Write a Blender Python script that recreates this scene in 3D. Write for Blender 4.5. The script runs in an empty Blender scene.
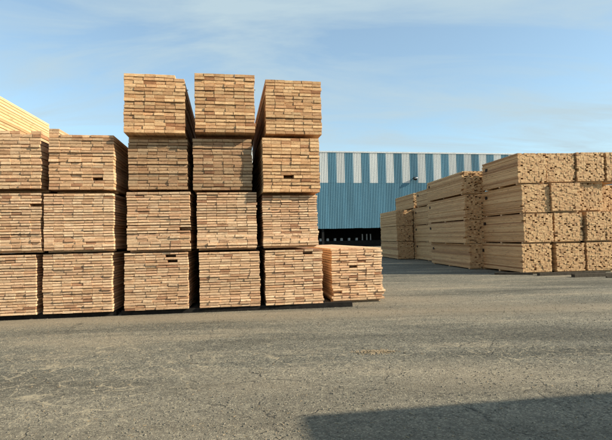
import bpy, math, random
from mathutils import Matrix, Vector, Quaternion

# ---------------------------------------------------------------- camera, light, exposure
scene = bpy.context.scene
col = scene.collection
R = math.radians
rng = random.Random(7)

CAM_H, PITCH, ROLL = 1.5, math.atan(17 / 450.0), R(1.2)
fw = Vector((0, math.cos(PITCH), math.sin(PITCH)))
u0 = Vector((0, -math.sin(PITCH), math.cos(PITCH)))
r0 = Vector((1, 0, 0))
rt = math.cos(ROLL) * r0 - math.sin(ROLL) * u0
up = math.sin(ROLL) * r0 + math.cos(ROLL) * u0
cam_data = bpy.data.cameras.new('camera')
cam = bpy.data.objects.new('camera', cam_data)
col.objects.link(cam)
cam.matrix_world = Matrix(((rt.x, up.x, -fw.x, 0), (rt.y, up.y, -fw.y, 0), (rt.z, up.z, -fw.z, CAM_H), (0, 0, 0, 1)))
cam_data.sensor_width = 36
cam_data.lens = 36 * 450 / 612.0
cam_data.clip_start = 0.05
cam_data.clip_end = 3000
scene.camera = cam

SUN_B, SUN_E = R(15), R(29)          # sun to the right, a little behind the camera
to_sun = Vector((math.cos(SUN_B) * math.cos(SUN_E), -math.sin(SUN_B) * math.cos(SUN_E), math.sin(SUN_E)))
sl = bpy.data.lights.new('sun', 'SUN')
sl.energy = 3.05
sl.angle = R(0.55)
sl.color = (1.0, 0.90, 0.72)
so = bpy.data.objects.new('sun', sl)
col.objects.link(so)
so.rotation_euler = to_sun.to_track_quat('Z', 'Y').to_euler()
so.location = (60, -14, 34)

world = bpy.data.worlds.new('World')
scene.world = world
world.use_nodes = True
wn, wl = world.node_tree.nodes, world.node_tree.links
wn.clear()
wout = wn.new('ShaderNodeOutputWorld')
sky = wn.new('ShaderNodeTexSky')
sky.sky_type = 'NISHITA'
sky.sun_disc = False
sky.sun_elevation = SUN_E
sky.sun_rotation = math.atan2(to_sun.x, to_sun.y)
sky.air_density = 1.0
sky.dust_density = 0.6
sky.ozone_density = 1.1
bg = wn.new('ShaderNodeBackground'); bg.inputs['Strength'].default_value = 0.083
stint = wn.new('ShaderNodeMix'); stint.data_type = 'RGBA'; stint.blend_type = 'MULTIPLY'
stint.inputs[0].default_value = 1.0; stint.inputs[7].default_value = (0.93, 1.03, 0.98, 1)
wl.new(sky.outputs[0], stint.inputs[6]); wl.new(stint.outputs[2], bg.inputs['Color'])
# thin cirrus, laid out on a plane high overhead so that it recedes towards the horizon
tc = wn.new('ShaderNodeTexCoord')
sep = wn.new('ShaderNodeSeparateXYZ'); wl.new(tc.outputs['Generated'], sep.inputs[0])
addz = wn.new('ShaderNodeMath'); addz.operation = 'ADD'; addz.inputs[1].default_value = 0.16; wl.new(sep.outputs['Z'], addz.inputs[0])
mxz = wn.new('ShaderNodeMath'); mxz.operation = 'MAXIMUM'; mxz.inputs[1].default_value = 0.05; wl.new(addz.outputs[0], mxz.inputs[0])
dx = wn.new('ShaderNodeMath'); dx.operation = 'DIVIDE'; wl.new(sep.outputs['X'], dx.inputs[0]); wl.new(mxz.outputs[0], dx.inputs[1])
dy = wn.new('ShaderNodeMath'); dy.operation = 'DIVIDE'; wl.new(sep.outputs['Y'], dy.inputs[0]); wl.new(mxz.outputs[0], dy.inputs[1])
cmb = wn.new('ShaderNodeCombineXYZ'); wl.new(dx.outputs[0], cmb.inputs[0]); wl.new(dy.outputs[0], cmb.inputs[1])
mp = wn.new('ShaderNodeMapping'); mp.inputs['Rotation'].default_value = (0, 0, R(-24)); mp.inputs['Scale'].default_value = (0.55, 1.5, 1)
wl.new(cmb.outputs[0], mp.inputs[0])
cn = wn.new('ShaderNodeTexNoise'); cn.inputs['Scale'].default_value = 1.7; cn.inputs['Detail'].default_value = 9
cn.inputs['Roughness'].default_value = 0.58; cn.inputs['Distortion'].default_value = 0.7
wl.new(mp.outputs[0], cn.inputs['Vector'])
cr = wn.new('ShaderNodeMapRange'); cr.inputs['From Min'].default_value = 0.40; cr.inputs['From Max'].default_value = 0.66
cr.inputs['To Min'].default_value = 0.25; cr.inputs['To Max'].default_value = 0.95
wl.new(cn.outputs['Fac'], cr.inputs['Value'])
bgc = wn.new('ShaderNodeBackground'); bgc.inputs['Color'].default_value = (0.61, 0.78, 0.87, 1); bgc.inputs['Strength'].default_value = 0.325
mxs = wn.new('ShaderNodeMixShader')
wl.new(cr.outputs[0], mxs.inputs[0]); wl.new(bg.outputs[0], mxs.inputs[1]); wl.new(bgc.outputs[0], mxs.inputs[2])
wl.new(mxs.outputs[0], wout.inputs[0])

scene.view_settings.view_transform = 'Standard'
scene.view_settings.look = 'None'
scene.view_settings.exposure = 1.42
scene.view_settings.gamma = 1.0

# ---------------------------------------------------------------- materials
def new_mat(name):
    m = bpy.data.materials.new(name)
    m.use_nodes = True
    nt = m.node_tree
    b = nt.nodes['Principled BSDF']
    return m, nt.nodes, nt.links, b

def ramp(N, stops, interp='LINEAR'):
    r = N.new('ShaderNodeValToRGB')
    r.color_ramp.interpolation = interp
    els = r.color_ramp.elements
    while len(els) < len(stops):
        els.new(0.5)
    for e, (p, c) in zip(els, stops):
        e.position = p
        e.color = (c[0], c[1], c[2], 1) if len(c) == 3 else c
    return r

def mixc(N, L, fac, a, b, mode='MIX'):
    m = N.new('ShaderNodeMix'); m.data_type = 'RGBA'; m.blend_type = mode
    for sock, v in ((0, fac), (6, a), (7, b)):
        if hasattr(v, 'is_output'):
            L.new(v, m.inputs[sock])
        elif sock == 0:
            m.inputs[0].default_value = v
        else:
            m.inputs[sock].default_value = (v[0], v[1], v[2], 1)
    return m.outputs[2]

def noise(N, L, vec, scale, detail=4, rough=0.55, dist=0.0):
    n = N.new('ShaderNodeTexNoise')
    n.inputs['Scale'].default_value = scale; n.inputs['Detail'].default_value = detail
    n.inputs['Roughness'].default_value = rough; n.inputs['Distortion'].default_value = dist
    L.new(vec, n.inputs['Vector'])
    return n

def mapr(N, L, val, a, b, c, d):
    m = N.new('ShaderNodeMapRange')
    for k, v in zip(('From Min', 'From Max', 'To Min', 'To Max'), (a, b, c, d)):
        m.inputs[k].default_value = v
    L.new(val, m.inputs['Value'])
    return m.outputs[0]

def mathn(N, L, op, a, b=None):
    m = N.new('ShaderNodeMath'); m.operation = op
    for i, v in enumerate((a, b)):
        if v is None: continue
        if hasattr(v, 'is_output'): L.new(v, m.inputs[i])
        else: m.inputs[i].default_value = v
    return m.outputs[0]

def wood_material(name, stops):
    m, N, L, b = new_mat(name)
    oi = N.new('ShaderNodeObjectInfo'); ge = N.new('ShaderNodeNewGeometry')
    rnd = mathn(N, L, 'FRACT', mathn(N, L, 'ADD', oi.outputs['Random'], ge.outputs['Random Per Island']))
    tone = ramp(N, stops); L.new(rnd, tone.inputs[0])
    rot = N.new('ShaderNodeMapping'); rot.inputs['Rotation'].default_value = (0, 0, R(-7.5))
    L.new(ge.outputs['Position'], rot.inputs[0])
    # shift the pattern from board to board
    off = N.new('ShaderNodeCombineXYZ')
    o17 = mathn(N, L, 'MULTIPLY', rnd, 91.0)
    L.new(o17, off.inputs[0]); L.new(o17, off.inputs[1])
    va = N.new('ShaderNodeVectorMath'); va.operation = 'ADD'
    L.new(rot.outputs[0], va.inputs[0]); L.new(off.outputs[0], va.inputs[1])
    sc = N.new('ShaderNodeMapping'); sc.inputs['Scale'].default_value = (16, 1.3, 55)
    L.new(va.outputs[0], sc.inputs[0])
    grain = noise(N, L, sc.outputs[0], 1.0, 5, 0.6, 0.5)
    g = mapr(N, L, grain.outputs['Fac'], 0.28, 0.72, 0.66, 1.12)
    c1 = mixc(N, L, 1.0, tone.outputs[0], g, 'MULTIPLY')
    sc2 = N.new('ShaderNodeMapping'); sc2.inputs['Scale'].default_value = (70, 4, 190)
    L.new(va.outputs[0], sc2.inputs[0])
    saw = noise(N, L, sc2.outputs[0], 1.0, 2, 0.6)
    c1 = mixc(N, L, 1.0, c1, mapr(N, L, saw.outputs['Fac'], 0.3, 0.7, 0.84, 1.14), 'MULTIPLY')
    # stain patches, brown to bluish
    st = noise(N, L, va.outputs[0], 4.2, 4, 0.6, 0.4)
    stf = mapr(N, L, st.outputs['Fac'], 0.58, 0.74, 0.0, 0.5)
    c2 = mixc(N, L, stf, c1, (0.20, 0.105, 0.055))
    # knots along the edges and pith in the end grain
    vor = N.new('ShaderNodeTexVoronoi'); vor.inputs['Scale'].default_value = 1.0
    ks = N.new('ShaderNodeMapping'); ks.inputs['Scale'].default_value = (9, 2.2, 15)
    L.new(va.outputs[0], ks.inputs[0]); L.new(ks.outputs[0], vor.inputs['Vector'])
    kf = mapr(N, L, vor.outputs['Distance'], 0.07, 0.19, 0.62, 0.0)
    c3 = mixc(N, L, kf, c2, (0.10, 0.045, 0.02))
    c4 = mixc(N, L, 1.0, c3, oi.outputs['Color'], 'MULTIPLY')
    L.new(c4, b.inputs['Base Color'])
    b.inputs['Roughness'].default_value = 0.78
    b.inputs['Specular IOR Level'].default_value = 0.25
    bp = N.new('ShaderNodeBump'); bp.inputs['Strength'].default_value = 0.45; bp.inputs['Distance'].default_value = 0.006
    L.new(grain.outputs['Fac'], bp.inputs['Height']); L.new(bp.outputs[0], b.inputs['Normal'])
    return m

WOOD = wood_material('sawn_wood', [
    (0.0, (0.33, 0.175, 0.095)), (0.05, (0.48, 0.30, 0.17)), (0.16, (0.62, 0.435, 0.255)), (0.38, (0.70, 0.53, 0.33)),
    (0.55, (0.60, 0.395, 0.235)), (0.72, (0.73, 0.565, 0.36)), (0.9, (0.54, 0.35, 0.195)), (1.0, (0.66, 0.475, 0.285))])
STUD = wood_material('stud_wood', [
    (0.0, (0.36, 0.22, 0.125)), (0.15, (0.48, 0.32, 0.18)), (0.4, (0.63, 0.45, 0.265)), (0.6, (0.50, 0.33, 0.185)),
    (0.8, (0.65, 0.48, 0.285)), (1.0, (0.45, 0.285, 0.155))])

def plain(name, c, rough=0.7, nscale=6.0, amount=0.25, metal=0.0, bump=0.0):
    m, N, L, b = new_mat(name)
    ge = N.new('ShaderNodeNewGeometry')
    n = noise(N, L, ge.outputs['Position'], nscale, 5, 0.6)
    g = mapr(N, L, n.outputs['Fac'], 0.3, 0.7, 1 - amount, 1 + amount)
    L.new(mixc(N, L, 1.0, c, g, 'MULTIPLY'), b.inputs['Base Color'])
    b.inputs['Roughness'].default_value = rough
    b.inputs['Metallic'].default_value = metal
    b.inputs['Specular IOR Level'].default_value = 0.5 if max(c) > .1 else 0.12
    if bump:
        bp = N.new('ShaderNodeBump'); bp.inputs['Strength'].default_value = bump; bp.inputs['Distance'].default_value = 0.01
        L.new(n.outputs['Fac'], bp.inputs['Height']); L.new(bp.outputs[0], b.inputs['Normal'])
    return m

def cladding(name, c, streak):
    m, N, L, b = new_mat(name)
    ge = N.new('ShaderNodeNewGeometry'); oi = N.new('ShaderNodeObjectInfo')
    mpn = N.new('ShaderNodeMapping'); mpn.inputs['Scale'].default_value = (2.2, 2.2, 0.12)
    L.new(ge.outputs['Position'], mpn.inputs[0])
    n = noise(N, L, mpn.outputs[0], 1.0, 6, 0.62)
    g = mapr(N, L, n.outputs['Fac'], 0.3, 0.7, 1 - streak, 1 + streak)
    pr = mapr(N, L, oi.outputs['Random'], 0, 1, 0.88, 1.1)
    L.new(mixc(N, L, 1.0, mixc(N, L, 1.0, c, g, 'MULTIPLY'), pr, 'MULTIPLY'), b.inputs['Base Color'])
    b.inputs['Roughness'].default_value = 0.55
    b.inputs['Specular IOR Level'].default_value = 0.35
    return m

BLUE = cladding('blue_cladding', (0.10, 0.22, 0.29), 0.2)
WHITE = cladding('pale_translucent_sheet', (0.56, 0.57, 0.56), 0.1)
TRIM = plain('grey_trim', (0.42, 0.44, 0.45), 0.5)
TRIMD = plain('dull_post_paint', (0.2, 0.21, 0.22), 0.6)
CREOSOTE = plain('creosoted_timber', (0.016, 0.014, 0.012), 0.85, 14, 0.4, 0, 0.5)
GREYWOOD = plain('weathered_timber', (0.06, 0.05, 0.038), 0.85, 12, 0.35, 0, 0.5)
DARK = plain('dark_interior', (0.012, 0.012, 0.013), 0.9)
PALE = plain('pale_paint', (0.42, 0.44, 0.46), 0.6, 9, .4)
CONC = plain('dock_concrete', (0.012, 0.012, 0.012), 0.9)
ROOFM = plain('roof_sheet', (0.36, 0.38, 0.39), 0.5)
BLACKP = plain('black_paint', (0.03, 0.022, 0.018), 0.7)
BARK = plain('wood_chip', (0.27, 0.205, 0.125), 0.9, 40, 0.5)
GRIT = plain('grit', (0.17, 0.15, 0.115), 0.9, 60, 0.6)

def ground_material():
    m, N, L, b = new_mat('worn_asphalt')
    ge = N.new('ShaderNodeNewGeometry'); P = ge.outputs['Position']
    big = noise(N, L, P, 0.55, 6, 0.62, 0.3)
    strm = N.new('ShaderNodeMapping'); strm.inputs['Scale'].default_value = (0.16, 1.0, 1); strm.inputs['Rotation'].default_value = (0, 0, R(-7))
    L.new(P, strm.inputs[0])
    band = noise(N, L, strm.outputs[0], 1.15, 6, 0.6, 0.35)          # wheel tracks run along the stack front
    mid = noise(N, L, P, 5.5, 6, 0.7)
    fine = noise(N, L, P, 120, 3, 0.75)
    vor = N.new('ShaderNodeTexVoronoi'); vor.inputs['Scale'].default_value = 70; L.new(P, vor.inputs['Vector'])
    base = ramp(N, [(0.33, (0.090, 0.085, 0.069)), (0.5, (0.152, 0.142, 0.114)), (0.66, (0.215, 0.194, 0.150))])
    L.new(band.outputs['Fac'], base.inputs[0])
    # aggregate: dark and pale stones
    agg = ramp(N, [(0.0, (0.38, 0.38, 0.39)), (0.45, (0.80, 0.80, 0.80)), (0.8, (1.30, 1.27, 1.18)), (1.0, (2.4, 2.28, 2.0))])
    sp = N.new('ShaderNodeSeparateColor'); L.new(vor.outputs['Color'], sp.inputs[0]); L.new(sp.outputs[0], agg.inputs[0])
    c = mixc(N, L, 0.85, base.outputs[0], agg.outputs[0], 'MULTIPLY')
    c = mixc(N, L, 1.0, c, mapr(N, L, fine.outputs['Fac'], 0.3, 0.7, 0.55, 1.5), 'MULTIPLY')
    c = mixc(N, L, 1.0, c, mapr(N, L, mid.outputs['Fac'], 0.3, 0.7, 0.80, 1.22), 'MULTIPLY')
    # sawdust and sand: thick in front of the stacks, in drifts elsewhere
    sepn = N.new('ShaderNodeSeparateXYZ'); L.new(strm.outputs[0], sepn.inputs[0])
    v = sepn.outputs['Y']
    d1 = mathn(N, L, 'ABSOLUTE', mathn(N, L, 'SUBTRACT', v, 8.75))
    edge = mathn(N, L, 'ADD', mathn(N, L, 'MULTIPLY', d1, -1.0), mathn(N, L, 'MULTIPLY', band.outputs['Fac'], 0.9))
    strip = mapr(N, L, edge, -0.35, 0.25, 0.0, 0.62)
    dr = mathn(N, L, 'ADD', mathn(N, L, 'MULTIPLY', big.outputs['Fac'], 0.45), mathn(N, L, 'MULTIPLY', band.outputs['Fac'], 0.55))
    drift = mapr(N, L, dr, 0.52, 0.64, 0.0, 0.55)
    near = mathn(N, L, 'MULTIPLY', mapr(N, L, v, 3.6, 5.4, 0.50, 0.0), mapr(N, L, mid.outputs['Fac'], 0.35, 0.65, 0.5, 1.0))
    heaps = None
    for hx, hy, hr, hs in ((1.9, 4.75, 1.1, .62), (2.4, 10.3, 1.3, .6), (-.4, 4.6, .9, .5), (3.4, 9.3, 1.5, .45), (6.2, 8.6, 1.6, .4)):
        hm = N.new('ShaderNodeVectorMath'); hm.operation = 'MULTIPLY'; hm.inputs[1].default_value = (.5, 1.25, 0); L.new(P, hm.inputs[0])
        hd = N.new('ShaderNodeVectorMath'); hd.operation = 'DISTANCE'; hd.inputs[1].default_value = (hx * .5, hy * 1.25, 0); L.new(hm.outputs[0], hd.inputs[0])
        hv = mapr(N, L, mathn(N, L, 'ADD', hd.outputs['Value'], mathn(N, L, 'MULTIPLY', big.outputs['Fac'], .9)), hr + .45, .45, 0.0, hs)
        heaps = hv if heaps is None else mathn(N, L, 'MAXIMUM', heaps, hv)
    near = mathn(N, L, 'MAXIMUM', near, heaps)
    sand = mathn(N, L, 'MAXIMUM', mathn(N, L, 'MAXIMUM', strip, drift), near)
    sandf = mathn(N, L, 'MULTIPLY', sand, mapr(N, L, fine.outputs['Fac'], 0.35, 0.6, 0.55, 1.0))
    c = mixc(N, L, sandf, c, (0.31, 0.25, 0.17))
    # crazed cracks, filled with pale sand
    wob = noise(N, L, P, 3.0, 4, 0.6)
    wv = N.new('ShaderNodeVectorMath'); wv.operation = 'MULTIPLY_ADD'; wv.inputs[1].default_value = (0.35, 0.35, 0.0)
    L.new(wob.outputs['Color'], wv.inputs[0]); L.new(P, wv.inputs[2])
    cv = N.new('ShaderNodeTexVoronoi'); cv.feature = 'DISTANCE_TO_EDGE'; cv.inputs['Scale'].default_value = 3.4; L.new(wv.outputs[0], cv.inputs['Vector'])
    # worst crazing near the left foreground and in a strip across the middle
    sx = N.new('ShaderNodeSeparateXYZ'); L.new(P, sx.inputs[0])
    vd = N.new('ShaderNodeVectorMath'); vd.operation = 'DISTANCE'; vd.inputs[1].default_value = (-3.0, 4.5, 0); L.new(P, vd.inputs[0])
    zone1 = mapr(N, L, vd.outputs['Value'], 0.4, 2.4, 0.24, 0.0)
    zone2 = mapr(N, L, mathn(N, L, 'ABSOLUTE', mathn(N, L, 'SUBTRACT', sx.outputs['Y'], 5.7)), 0.1, 0.9, 0.12, 0.0)
    zone = mathn(N, L, 'ADD', zone1, zone2)
    cmask = mapr(N, L, mathn(N, L, 'ADD', zone, mathn(N, L, 'ADD', big.outputs['Fac'], mathn(N, L, 'MULTIPLY', mid.outputs['Fac'], 0.5))), 0.80, 0.95, 0.0, 1.0)
    cl = mathn(N, L, 'MULTIPLY', mapr(N, L, cv.outputs['Distance'], 0.008, 0.034, 1.0, 0.0), cmask)
    cl = mathn(N, L, 'MULTIPLY', cl, mapr(N, L, mid.outputs['Fac'], 0.36, 0.56, 0.15, 0.9))
    c = mixc(N, L, cl, c, (0.37, 0.31, 0.21))
    cv3 = N.new('ShaderNodeTexVoronoi'); cv3.feature = 'DISTANCE_TO_EDGE'; cv3.inputs['Scale'].default_value = 9.5; L.new(wv.outputs[0], cv3.inputs['Vector'])
    brk = noise(N, L, P, 14.0, 3, 0.6)
    fl = mathn(N, L, 'MULTIPLY', mapr(N, L, cv3.outputs['Distance'], 0.015, 0.05, 0.8, 0.0), mapr(N, L, brk.outputs['Fac'], 0.55, 0.64, 0.0, 1.0))
    fl = mathn(N, L, 'MULTIPLY', fl, mapr(N, L, big.outputs['Fac'], 0.38, 0.62, 0.15, 1.0))
    c = mixc(N, L, fl, c, (0.34, 0.29, 0.20))
    cv2 = N.new('ShaderNodeTexVoronoi'); cv2.feature = 'DISTANCE_TO_EDGE'; cv2.inputs['Scale'].default_value = 0.8; L.new(wv.outputs[0], cv2.inputs['Vector'])
    dk = mathn(N, L, 'MULTIPLY', mapr(N, L, cv2.outputs['Distance'], 0.002, 0.009, 0.7, 0.0), mapr(N, L, mid.outputs['Fac'], 0.46, 0.58, 0.0, 1.0))
    c = mixc(N, L, dk, c, (0.03, 0.028, 0.026))
    L.new(c, b.inputs['Base Color'])
    b.inputs['Roughness'].default_value = 0.92
    b.inputs['Specular IOR Level'].default_value = 0.2
    h = mathn(N, L, 'ADD', mathn(N, L, 'MULTIPLY', vor.outputs['Distance'], -0.6), mathn(N, L, 'MULTIPLY', fine.outputs['Fac'], 0.8))
    h = mathn(N, L, 'ADD', h, mathn(N, L, 'MULTIPLY', mid.outputs['Fac'], 1.2))
    h = mathn(N, L, 'SUBTRACT', h, mathn(N, L, 'MULTIPLY', dk, 1.2))
    bp = N.new('ShaderNodeBump'); bp.inputs['Strength'].default_value = 0.9; bp.inputs['Distance'].default_value = 0.011
    L.new(h, bp.inputs['Height']); L.new(bp.outputs[0], b.inputs['Normal'])
    return m

# ---------------------------------------------------------------- mesh helpers
BOXF = [(0, 3, 2, 1), (4, 5, 6, 7), (0, 1, 5, 4), (1, 2, 6, 5), (2, 3, 7, 6), (3, 0, 4, 7)]

class MB:
    def __init__(self): self.v, self.f = [], []
    def box(self, x0, x1, y0, y1, z0, z1, j=0.0):
        n = len(self.v)
        q = lambda: rng.uniform(-j, j) if j else 0
        self.v += [(x0 + q(), y0 + q(), z0 + q()), (x1 + q(), y0 + q(), z0 + q()), (x1 + q(), y1 + q(), z0 + q()), (x0 + q(), y1 + q(), z0 + q()),
                   (x0 + q(), y0 + q(), z1 + q()), (x1 + q(), y0 + q(), z1 + q()), (x1 + q(), y1 + q(), z1 + q()), (x0 + q(), y1 + q(), z1 + q())]
        self.f += [tuple(n + i for i in f) for f in BOXF]
        return self
    def lathe(self, prof, seg=16, c=(0, 0, 0), axis='Z'):
        n = len(self.v)
        for r, h in prof:
            for k in range(seg):
                a = 2 * math.pi * k / seg
                x, y, z = r * math.cos(a), r * math.sin(a), h
                if axis == 'Y': x, y, z = x, h, y
                self.v.append((c[0] + x, c[1] + y, c[2] + z))
        for i in range(len(prof) - 1):
            for k in range(seg):
                a, b2 = n + i * seg + k, n + i * seg + (k + 1) % seg
                self.f.append((a, b2, b2 + seg, a + seg))
        self.f.append(tuple(n + k for k in reversed(range(seg))))
        self.f.append(tuple(n + (len(prof) - 1) * seg + k for k in range(seg)))
        return self
    def mesh(self, name, mat):
        me = bpy.data.meshes.new(name)
        me.from_pydata(self.v, [], self.f); me.update()
        me.materials.append(mat)
        return me
    def build(self, name, mat, parent=None):
        return link(name, self.mesh(name, mat), parent)

def link(name, me, parent=None):
    o = bpy.data.objects.new(name, me)
    col.objects.link(o)
    if parent: o.parent = parent
    return o

def thing(name, label, cat, loc, yaw=0.0, group=None):
    o = bpy.data.objects.new(name, None)
    col.objects.link(o)
    o.empty_display_size = 0.3
    o.location = loc; o.rotation_euler = (0, 0, R(yaw))
    o['label'] = label; o['category'] = cat
    if group: o['group'] = group
    return o

def tag(o, label, cat, group=None):
    o['label'] = label; o['category'] = cat
    if group: o['group'] = group
    return o

# ---------------------------------------------------------------- ground
me = MB(); n = 0
g = bpy.data.meshes.new('yard_ground')
g.from_pydata([(-900, -300, 0), (900, -300, 0), (900, 1500, 0), (-900, 1500, 0)], [], [(0, 1, 2, 3)])
g.materials.append(ground_material())
gr = link('yard_ground', g); gr['kind'] = 'structure'

# ---------------------------------------------------------------- warehouse
BY = 10.0
wh = thing('warehouse', 'long blue corrugated warehouse with pale vertical panels along its top, behind the lumber', 'warehouse', (1.9, 60, 0), BY)
S0, S1, PW = -17.47, 45.44, 1.165      # along the wall
Z_OPEN, Z_MID, Z_TOP = 2.55, 8.68, 12.85

def corrugated(h, y):
    v, f, prof = [], [], []
    ribs = 5; p = PW / ribs
    for i in range(ribs):
        x = i * p
        prof += [(x, 0), (x + p * 0.42, 0), (x + p * 0.55, -0.075), (x + p * 0.87, -0.075)]
    prof.append((PW - 0.004, 0))
    for x, d in prof:
        v += [(x, y + d, 0), (x, y + d, h), (x, y + 0.1, 0), (x, y + 0.1, h)]
    for i in range(len(prof) - 1):
        a = 4 * i
        f += [(a, a + 4, a + 5, a + 1), (a + 2, a + 3, a + 7, a + 6), (a, a + 2, a + 6, a + 4), (a + 1, a + 5, a + 7, a + 3)]
    e = 4 * (len(prof) - 1)
    f += [(0, 1, 3, 2), (e, e + 2, e + 3, e + 1)]
    return v, f
def cmesh(name, h, y, mat):
    v, f = corrugated(h, y)
    m = bpy.data.meshes.new(name); m.from_pydata(v, [], f); m.update(); m.materials.append(mat)
    return m
low = cmesh('cladding_panel', Z_MID + 0.15 - Z_OPEN, 0.0, BLUE)
upb = cmesh('cladding_panel_upper', Z_TOP - Z_MID, -0.012, BLUE)
upw = cmesh('light_panel', Z_TOP - Z_MID, -0.014, WHITE)
npan = int(round((S1 - S0) / PW))
for k in range(npan):
    s = S0 + k * PW
    o = link('cladding_panel', low, wh); o.location = (s, rng.uniform(-.004, .004), Z_OPEN + rng.uniform(-.04, .04))
    if k % 2: o = link('light_panel', upw, wh)
    else: o = link('cladding_panel', upb, wh)
    o.location = (s, 0, Z_MID + rng.uniform(-.03, .03))
MB().box(S0 - .1, S1 + .1, -.14, .2, Z_TOP - .05, Z_TOP + .14).build('eaves_trim', TRIM, wh)
MB().box(S0, S1, .105, 40, Z_TOP - .35, Z_TOP - .06).build('roof', ROOFM, wh)
MB().box(S0, S0 + .2, .11, 40, 0, Z_TOP - .36).build('side_wall', BLUE, wh)
MB().box(S1 - .2, S1, .11, 40, 0, Z_TOP - .36).build('side_wall', BLUE, wh)
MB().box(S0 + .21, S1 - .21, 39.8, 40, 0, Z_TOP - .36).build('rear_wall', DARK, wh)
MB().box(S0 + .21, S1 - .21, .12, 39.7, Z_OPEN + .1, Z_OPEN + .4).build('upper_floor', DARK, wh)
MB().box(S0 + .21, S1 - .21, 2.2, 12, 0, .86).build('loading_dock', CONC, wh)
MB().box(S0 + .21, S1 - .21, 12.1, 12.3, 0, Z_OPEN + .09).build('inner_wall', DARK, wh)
for s in (-14, -7, 0.4, 10.4, 17, 24, 31, 38):
    MB().box(s - .15, s + .15, .3, .6, 0, Z_OPEN + .09).build('column', DARK, wh)
for s in (6.55, 7.2, 7.75):
    MB().box(s - .07, s + .07, 2.5, 2.64, .87, 1.75).build('dock_post', TRIMD, wh)
# floodlight bracketed to the wall
lm = MB().box(13.32, 13.44, -.5, -.08, 9.3, 9.4).build('wall_lamp', BLACKP, wh)
MB().lathe([(.10, -.25), (.27, -.12), (.32, .14), (.22, .2)], 16, (13.38, -.62, 9.24)).build('lamp_housing', BLACKP, lm)
MB().lathe([(.16, 0), (.24, .06), (.2, .18)], 16, (13.38, -.86, 9.16)).build('lamp_lens', PALE, lm)
bl = ['nearest the lumber tower at left', 'second from the lumber tower', 'third from the lumber tower', 'fourth from the lumber tower', 'brightest of the row', 'last of the row, before the pale posts']
cy_, sy_ = math.cos(R(BY)), math.sin(R(BY))
for k, s in enumerate((.55, 1.6, 2.65, 3.6, 4.7, 5.8)):
    sy = 2.9
    d = thing('drum', 'small pale drum on the dark loading dock, ' + bl[k], 'drum', (1.9 + s * cy_ - sy * sy_, 60 + s * sy_ + sy * cy_, .86), BY, 'pale drums on the warehouse dock')
    MB().lathe([(.15, 0), (.185, .03), (.18, .14), (.195, .16), (.18, .18), (.18, .29), (.195, .31), (.185, .34)], 16).build('body', PALE, d)
    MB().lathe([(.15, .341), (.16, .37), (.05, .385)], 16).build('lid', PALE, d)

# ---------------------------------------------------------------- lumber packs
# board blanks: width 1, thickness 1, length L, front face at y=0, lower left corner at the origin; ends slightly out of square
PLANK_L = 4.9
def blanks(L, mat, n=6):
    out = []
    for i in range(n):
        e = lambda a: rng.uniform(-a, a)
        # front face, eased edge ring behind it, then the far end
        v, d = [], .005
        for y, ix, iz in ((0, .014, .10), (d, 0, 0), (L, 0, 0)):
            q = .02 if y == L else .004
            for (x, z) in ((ix, iz), (1 - ix, iz), (1 - ix, 1 - iz), (ix, 1 - iz)):
                v.append((x + e(.006), y + e(q), z + e(.035)))
        m = bpy.data.meshes.new('board'); m.from_pydata(v, [], BLANKF); m.update(); m.materials.append(mat)
        out.append(m)
    return out
BLANKF = [(0, 1, 2, 3)] + [(a + k, a + 4 + k, a + 4 + (k + 1) % 4, a + (k + 1) % 4) for a in (0, 4) for k in range(4)] + [(11, 10, 9, 8)]
PLANKS = blanks(PLANK_L, WOOD)
BEAR = MB().box(-.5, .5, 0, .09, 0, 1).mesh('bearer', WOOD)
LATH = MB().box(-.5, .5, 0, .035, 0, .008).mesh('sticker', GREYWOOD)

def row_widths(W, wmin, wmax, mean):
    n = max(2, int(round(W / mean + rng.uniform(-.2, .2))))
    ws = [rng.uniform(wmin, wmax) if rng.random() < .22 else mean * rng.uniform(.96, 1.04) for _ in range(n)]
    s = sum(ws)
    return [w * W / s for w in ws]

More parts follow.
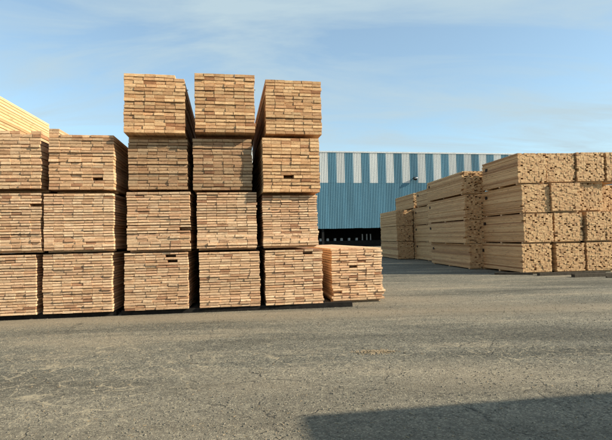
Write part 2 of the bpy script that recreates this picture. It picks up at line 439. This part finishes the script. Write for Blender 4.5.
def plank_pack(label, group, cx, cy, W, zb, zt, yaw, rows, tint, mean=.195, gapbelow=.05, rag=.006, stickers=False, jut=0.0, tilt=0.0, short_top=False, ls=1.0):
    """A strapped pack of planks: every plank a part, bearers below, thin laths between rows."""
    p = thing('lumber_pack', label, 'lumber pack', (cx, cy, zb - gapbelow), yaw, group)
    p.rotation_euler.y = R(tilt)
    h = zt - zb
    pitch = h / rows
    drift = 0.0
    for r in range(rows):
        z = gapbelow + r * pitch
        rowtone = rng.uniform(.80, 1.12)
        drift = .7 * drift + rng.gauss(0, .003)
        Wr = W + rng.uniform(-.014, .004)
        x = -W / 2 + rng.uniform(0, .012) + drift
        if jut and r < 5: x += rng.uniform(0, jut); Wr += rng.uniform(-.02, jut * .6)
        ws = row_widths(Wr, mean * .78, mean * 1.3, mean)
        rowback = rng.gauss(0, .006)
        t = pitch * (rng.uniform(.82, .90) if rows < 19 else rng.uniform(.74, .84))
        if rng.random() < .12: t *= .9
        if abs(zb + (r + .9) * pitch - CAM_H) < .09: t = pitch * .975
        for i, w in enumerate(ws):
            if short_top and r == rows - 1 and i == len(ws) - 1: continue
            o = link('board', rng.choice(PLANKS), p)
            y = rng.gauss(0, rag) + rowback
            if rng.random() < .006: y += rng.uniform(.05, .3)
            o.location = (x, y, z)
            o.scale = (w - rng.uniform(.001, .004), ls, t * rng.uniform(.96, 1.0))
            k = rowtone * rng.uniform(.95, 1.05)
            o.color = (tint[0] * k, tint[1] * k, tint[2] * k, 1)
            x += w
    for y in (.40 if zb > 2.4 else .14, 1.5, 3.1, PLANK_L * ls - .16):
        o = link('bearer', BEAR, p)
        o.location = (rng.uniform(-.01, .01), y + rng.uniform(-.02, .05), 0); o.scale = (W - .04, 1, gapbelow - .001); o.color = (*tint, 1)
    if stickers:
        for r in range(2, rows, 3):
            for y in (.3, 2.4, 4.5):
                o = link('sticker', LATH, p)
                o.location = (rng.uniform(-.02, .03), y + rng.uniform(-.03, .03), gapbelow + r * pitch - .0085)
                o.scale = (W + rng.uniform(.0, .05), 1, .7)
    return p

def stud_pack(label, group, cx, cy, W, zb, zt, yaw, L, tint, cols=12, rows=19, gapbelow=.05, marks=True, holes=.06, setback=0.0):
    """A pack of narrow studs seen from afar: the studs joined as one ragged part."""
    p = thing('lumber_pack', label, 'lumber pack', (cx, cy, zb - gapbelow), yaw, group)
    if setback: p.location = (cx - setback * math.sin(R(yaw)), cy + setback * math.cos(R(yaw)), zb - gapbelow)
    m = MB()
    pitch = (zt - zb) / rows
    for r in range(rows):
        z = gapbelow + r * pitch
        x = -W / 2 + rng.uniform(-.02, .014)
        ws = row_widths(W + rng.uniform(-.015, .015), W / cols * .9, W / cols * 1.12, W / cols)
        for w in ws:
            y = rng.gauss(0, .007)
            if rng.random() < holes: y += rng.uniform(.03, .2)
            m.box(x, x + w - .002, y, L + rng.gauss(0, .02), z, z + pitch * rng.uniform(.90, .965), .002)
            x += w
    o = m.build('boards', STUD, p)
    o['kind'] = 'stuff'
    o.color = (*tint, 1)
    for y in (.12, L * .5, L - .3):
        b = link('bearer', BEAR, p); b.location = (0, y, 0); b.scale = (W - .03, 1, gapbelow - .001)
    if marks:
        mk = MB().box(-W / 2 - .022, -W / 2 - .012, L - .42, L - .26, (zt - zb) * .72, (zt - zb) * .72 + .12)
        mk.build('paint_mark', BLACKP, p)
    return p

FR = 'planks packed in the front row of stacks'
FRESH = (1.08, .985, .97); AMBER = (.93, .79, .67); BROWN = (.68, .59, .54); TAN = (.98, .87, .82)
YW = 7.5
#        label, cx, cy, W, zb, zt, yaw, rows, tint, overhang
front = [
 ('pale pack at the bottom of the far left stack cut off by the photo edge', -5.93, 8.73, 1.28, .10, 1.28, 8.0, 22, FRESH, 0, {}),
 ('pale pack in the middle of the far left stack cut off by the photo edge', -5.83, 8.74, 1.30, 1.35, 2.48, 7.0, 21, FRESH, .04, {}),
 ('top pack of the far left three-pack stack, with dark holes near its top edge', -5.83, 8.74, 1.31, 2.56, 3.70, 7.5, 17, TAN, .06, {}),
 ('pale pack at the bottom of the three-pack stack just left of the tall towers', -4.53, 8.91, 1.30, .10, 1.28, 7.0, 22, FRESH, 0, {}),
 ('pale pack in the middle of the three-pack stack just left of the tall towers', -4.49, 8.92, 1.30, 1.34, 2.46, 8.5, 21, FRESH, .05, {}),
 ('top pack of the three-pack stack just left of the tall towers, right side visible', -4.42, 8.93, 1.21, 2.53, 3.62, 9.0, 18, TAN, .10, {}),
 ('pale bottom pack of the left tall tower', -3.04, 9.11, 1.25, .10, 1.26, 7.5, 22, FRESH, 0, {}),
 ('pale pack second from the ground in the left tall tower', -2.98, 9.12, 1.24, 1.31, 2.48, 7.0, 21, FRESH, .05, {}),
 ('dull brown pack third from the ground in the left tall tower', -2.99, 9.12, 1.17, 2.53, 3.56, 7.5, 16, BROWN, .02, {}),
 ('amber topmost pack of the left tall tower, with its dark right side showing', -3.02, 9.11, 1.18, 3.64, 4.84, 10.0, 17, AMBER, .20, {'stickers': True, 'short_top': True}),
 ('pale bottom pack of the middle tall tower', -1.59, 9.30, 1.24, .10, 1.24, 7.5, 22, FRESH, 0, {}),
 ('pale pack second from the ground in the middle tall tower', -1.63, 9.29, 1.22, 1.31, 2.47, 7.5, 21, FRESH, .04, {}),
 ('dull brown pack third from the ground in the middle tall tower', -1.70, 9.29, 1.21, 2.51, 3.57, 9.0, 16, BROWN, .03, {}),
 ('amber topmost pack of the middle tall tower, with lath ends poking out', -1.64, 9.29, 1.21, 3.66, 4.87, 9.0, 17, AMBER, .22, {'stickers': True}),
 ('pale bottom pack of the right tall tower, above the dark skid end', -.27, 9.47, 1.22, .10, 1.25, 9.5, 22, FRESH, 0, {}),
 ('pale pack second from the ground in the right tall tower', -.33, 9.47, 1.17, 1.33, 2.39, 10.0, 21, FRESH, .04, {}),
 ('tan pack third from the ground in the right tall tower', -.31, 9.47, 1.20, 2.44, 3.58, 10.5, 16, AMBER, .17, {}),
 ('amber topmost pack of the right tall tower, with its long left side visible', -.23, 9.48, 1.19, 3.66, 4.81, 10.0, 17, AMBER, .12, {'stickers': True}),
 ('single low pack of pale ragged planks right of the right tall tower', 1.13, 10.20, 1.19, .06, 1.24, 10.0, 21, FRESH, 0, {'jut': .06, 'rag': .012}),
]
for lab, cx, cy, W, zb, zt, yaw, rows, tint, ov, kw in front:
    a = R(yaw)
    plank_pack(lab, FR, cx + ov * math.sin(a), cy - ov * math.cos(a), W, zb, zt, yaw, rows, tint,
               gapbelow=.06 if zb < .08 else (.045 if zb > .2 else .10), **kw)
# stack beyond the left edge: only the lit yellow side of its top pack shows above its neighbour
for lab, zb, zt, rows in (('bottom pack of the four-pack stack beyond the left edge', .10, 1.24, 20), ('second pack of the four-pack stack beyond the left edge', 1.31, 2.44, 20),
                          ('third pack of the four-pack stack beyond the left edge', 2.5, 3.56, 17), ('top pack at far left, its bright yellow long side above the neighbouring stack', 3.62, 4.82, 17)):
    plank_pack(lab, FR, -7.24, 8.56, 1.2, zb, zt, 7.5, rows, (1.05, 1.0, .86), ls=.8)
# stack standing behind the three-pack stack; only its top peeps over
for lab, zb, zt, rows in (('bottom pack of the stack behind the three-pack stack', .10, 1.34, 20), ('second pack of the stack behind the three-pack stack', 1.39, 2.62, 20),
                          ('third pack of the stack behind the three-pack stack', 2.67, 3.86, 17), ('top pack peeping over the three-pack stack, from the stack behind it', 3.91, 5.16, 17)):
    plank_pack(lab, FR, -8.5, 14.3, 1.22, zb, zt, 7.5, rows, TAN)

# ground skids under the front row
def skid(label, x0, y0, x1, y1, h=.098, w=.16, mat=CREOSOTE, zoff=0):
    dx_, dy_ = x1 - x0, y1 - y0
    Ln = math.hypot(dx_, dy_)
    o = MB().box(0, Ln, 0, w, 0, h, .003).build('skid_beam', mat)
    o.location = (x0, y0, zoff); o.rotation_euler = (0, 0, math.atan2(dy_, dx_))
    return tag(o, label, 'skid beam', 'skid beams under the stacks')
skid('long black skid under the three tall towers, its end jutting out at the right', -3.75, 9.11, .95, 9.62)
skid('black skid under the two three-pack stacks at left', -7.9, 8.60, -3.85, 9.10)

# ---------------------------------------------------------------- right-hand group of stacks
RG = 'packs of studs in the right-hand stacks'
YR = 6.0
ST = (1.02, .93, .82)
nm = {'C1': 'left corner column of the big right-hand stack', 'C2': 'second column of the big right-hand stack', 'C3': 'third column of the big right-hand stack', 'C4': 'right-hand column at the photo edge'}
lv = ['bottom pack', 'second pack from the ground', 'third pack from the ground', 'topmost pack']
big = {
 'C1': [(8.25, 1.10, .08, 1.09, 3.15), (8.34, 1.11, 1.15, 2.17, 3.1), (8.31, 1.05, 2.22, 3.23, 2.9), (8.19, 1.07, 3.285, 4.36, 2.6)],
 'C2': [(9.52, 1.08, .08, 1.08, 3.15), (9.51, 1.08, 1.16, 2.19, 3.1), (9.42, 1.10, 2.26, 3.26, 3.1), (9.30, 1.09, 3.32, 4.36, 2.9)],
 'C3': [(10.70, 1.10, .08, 1.09, 3.1), (10.72, 1.10, 1.17, 2.20, 3.1), (10.49, .98, 2.27, 3.26, 3.1), (10.44, 1.06, 3.33, 4.38, 3.0)],
 'C4': [(11.86, 1.10, .08, 1.09, 3.1), (11.88, 1.10, 1.17, 2.22, 3.1), (12.28, 1.14, 2.28, 3.315, 3.1), (11.60, 1.08, 3.33, 4.38, 3.1)],
}
for c in ('C1', 'C2', 'C3', 'C4'):
    for i, (cx, W, zb, zt, L_) in enumerate(big[c]):
        cy = 16.12 + (cx - 8.0) * math.tan(R(YR)) + rng.uniform(-.05, .05) + (.12 if (c, i) == ('C3', 2) else 0)
        sb = 1.3 if (c, i) == ('C4', 2) else 0
        ex = ', set back' if sb else ''
        stud_pack(lv[i] + ' in the ' + nm[c] + ex, RG, cx, cy, W, zb, zt, YR + rng.uniform(-.3, .3), L_, ST, cols=rng.choice((11, 12, 13)), rows=rng.choice((18, 19, 20)),
                  marks=(c == 'C1'), setback=sb, gapbelow=.05 if i else .08)
mid_ = [(7.39, 1.10, .05, 1.06, 4.4), (7.22, 1.10, 1.10, 2.05, 4.3), (7.24, 1.08, 2.10, 3.13, 4.3), (7.14, 1.02, 3.20, 4.14, 4.2)]
for i, (cx, W, zb, zt, L_) in enumerate(mid_):
    stud_pack(lv[i] + ' in the middle column left of the big right-hand stack', RG, cx, 18.95, W, zb, zt, 5.0 + rng.uniform(-.5, .5), L_, ST, gapbelow=.045, holes=.22 if i == 3 else .13)
rear_ = [(.05, 1.06, 4.2), (1.1, 2.06, 4.2), (2.1, 3.1, 4.2), (3.16, 4.05, 3.6)]
for i, (zb, zt, L_) in enumerate(rear_):
    stud_pack(lv[i] + ' in the column standing behind the middle column', RG, 7.62 - .03 * i, 23.55, 1.08, zb, zt, 5.0 + rng.uniform(-.4, .4), L_, ST, gapbelow=.045)
for i, (zb, zt, L_) in enumerate([(.05, 1.06, 4.35), (1.1, 2.06, 4.35), (2.1, 3.1, 4.35), (3.16, 3.78, 4.3)]):  # unseen column, added and sized to shade the distant stacks' lower ends
    stud_pack(lv[i] + ' in the unseen column added to shade the distant stacks', RG, 8.85, 23.65, 1.08, zb, zt, 5.0, L_, ST, gapbelow=.045, marks=False)
far_ = [(6.09, 1.01, .05, 1.08, 4.0), (6.06, 1.01, 1.13, 2.05, 3.9), (6.06, 1.06, 2.08, 3.03, 3.9)]
for i, (cx, W, zb, zt, L_) in enumerate(far_):
    stud_pack(('bottom pack', 'middle pack', 'top pack')[i] + ' in the low three-high column of the distant stacks', RG, cx, 27.66, W, zb, zt, 5.0, L_, ST, gapbelow=.03, marks=False)
for i, (zb, zt) in enumerate([(.05, 1.06), (1.1, 2.06), (2.1, 3.08), (3.16, 4.06)]):
    stud_pack((lv[i] if i < 3 else 'brightly lit topmost pack') + ' in the four-high column of the distant stacks', RG, 7.18 - (.0 if i < 3 else .02), 27.62, 1.04, zb, zt, 5.0, 3.9, ST, gapbelow=.05, marks=False, holes=.2)

skid('short dark skid under the front left corner of the big right-hand stack', 6.75, 16.25, 7.95, 15.92, .075, .14, GREYWOOD)
skid('dark skid on the asphalt before the left corner of the right-hand stack', 7.98, 15.50, 10.4, 15.74, .10, .16, GREYWOOD)
skid('dark skid lying furthest forward before the right-hand stack, cut by the photo edge', 8.72, 14.72, 12.9, 15.12, .10, .18, GREYWOOD)

# ---------------------------------------------------------------- stand-in shed added outside the frame to cast the foreground shadow
hS = 4.5
tx, ty = -.10, 3.84
k = hS / math.tan(SUN_E)
sh = thing('shadow_caster_shed', 'flat-roofed stand-in shed added beyond the right edge to throw the foreground shadow', 'shed', (tx + k * math.cos(SUN_B), ty - k * math.sin(SUN_B), 0), 8.0)
MB().box(0.03, 8, -6, -.03, 0, hS - .16).build('wall', BLUE, sh)
MB().box(0, 8.05, -6.05, 0, hS - .155, hS).build('roof', ROOFM, sh)
MB().box(-.03, .029, -4, -1.6, 0.02, 3.2).build('door', TRIM, sh)

# ---------------------------------------------------------------- loose chips, splinters and grit on the asphalt
chips = MB()
def flake(m, x, y, L_, w, t, a, tilt):
    ca, sa = math.cos(a), math.sin(a)
    n = len(m.v)
    for (u, v, z) in ((-1, -1, 0), (1, -.7, 0), (1, .8, 0), (-.9, 1, 0), (-.8, -.7, 1), (.9, -.6, 1), (.8, .7, 1), (-.9, .6, 1)):
        px, py = u * L_ / 2, v * w / 2
        m.v.append((x + px * ca - py * sa, y + px * sa + py * ca, .001 + z * t + max(0, u) * tilt))
    m.f += [tuple(n + i for i in f) for f in BOXF[1:]]
for i in range(5000):
    y = 2.6 + 12 * rng.random() ** 1.7
    x = rng.uniform(-.8, .8) * (y + .6)
    if rng.random() < .3:
        y = 8.2 + .14 * x + rng.gauss(.6, .35); 
    L_ = rng.choice((.006, .008, .011, .016, .026)) * rng.uniform(.7, 1.3)
    flake(chips, x, y, L_, rng.uniform(.003, .008), rng.uniform(.002, .005), rng.uniform(0, 6.3), rng.uniform(0, .006))
o = chips.build('wood_chips', BARK); o['kind'] = 'stuff'
grit = MB()
for i in range(9000):
    y = 2.6 + 9 * rng.random() ** 1.6
    x = rng.uniform(-.8, .8) * (y + .6)
    s = rng.uniform(.006, .016)
    flake(grit, x, y, s, s * rng.uniform(.6, 1), s * rng.uniform(.3, .7), rng.uniform(0, 6.3), 0)
o = grit.build('grit', GRIT); o['kind'] = 'stuff'
# a small heap of broken bark, and a few loose offcuts by the right-hand stack
hp = MB()
for i in range(420):
    a = rng.uniform(0, 6.3); q = abs(rng.gauss(0, .5))
    x, y = .86 + .24 * q * math.cos(a) * 1.4, 5.86 + .13 * q * math.sin(a)
    flake(hp, x, y, rng.uniform(.008, .035), rng.uniform(.006, .018), rng.uniform(.005, .014) * max(.25, 1.2 - q), a * 3, rng.uniform(0, .012))
o = hp.build('bark_heap', BARK); o['kind'] = 'stuff'
for lab, x, y, a, L_ in (('short grey offcut on the ground near the skids at the right', 10.3, 15.32, 12, .55), ('longer loose offcut lying by the photo edge before the right-hand stack', 9.55, 14.4, -6, .8)):
    o = MB().box(0, L_, 0, .09, .001, .045, .004).build('offcut', GREYWOOD)
    o.location = (x, y, 0); o.rotation_euler = (0, 0, R(a))
    tag(o, lab, 'offcut', 'loose offcuts')
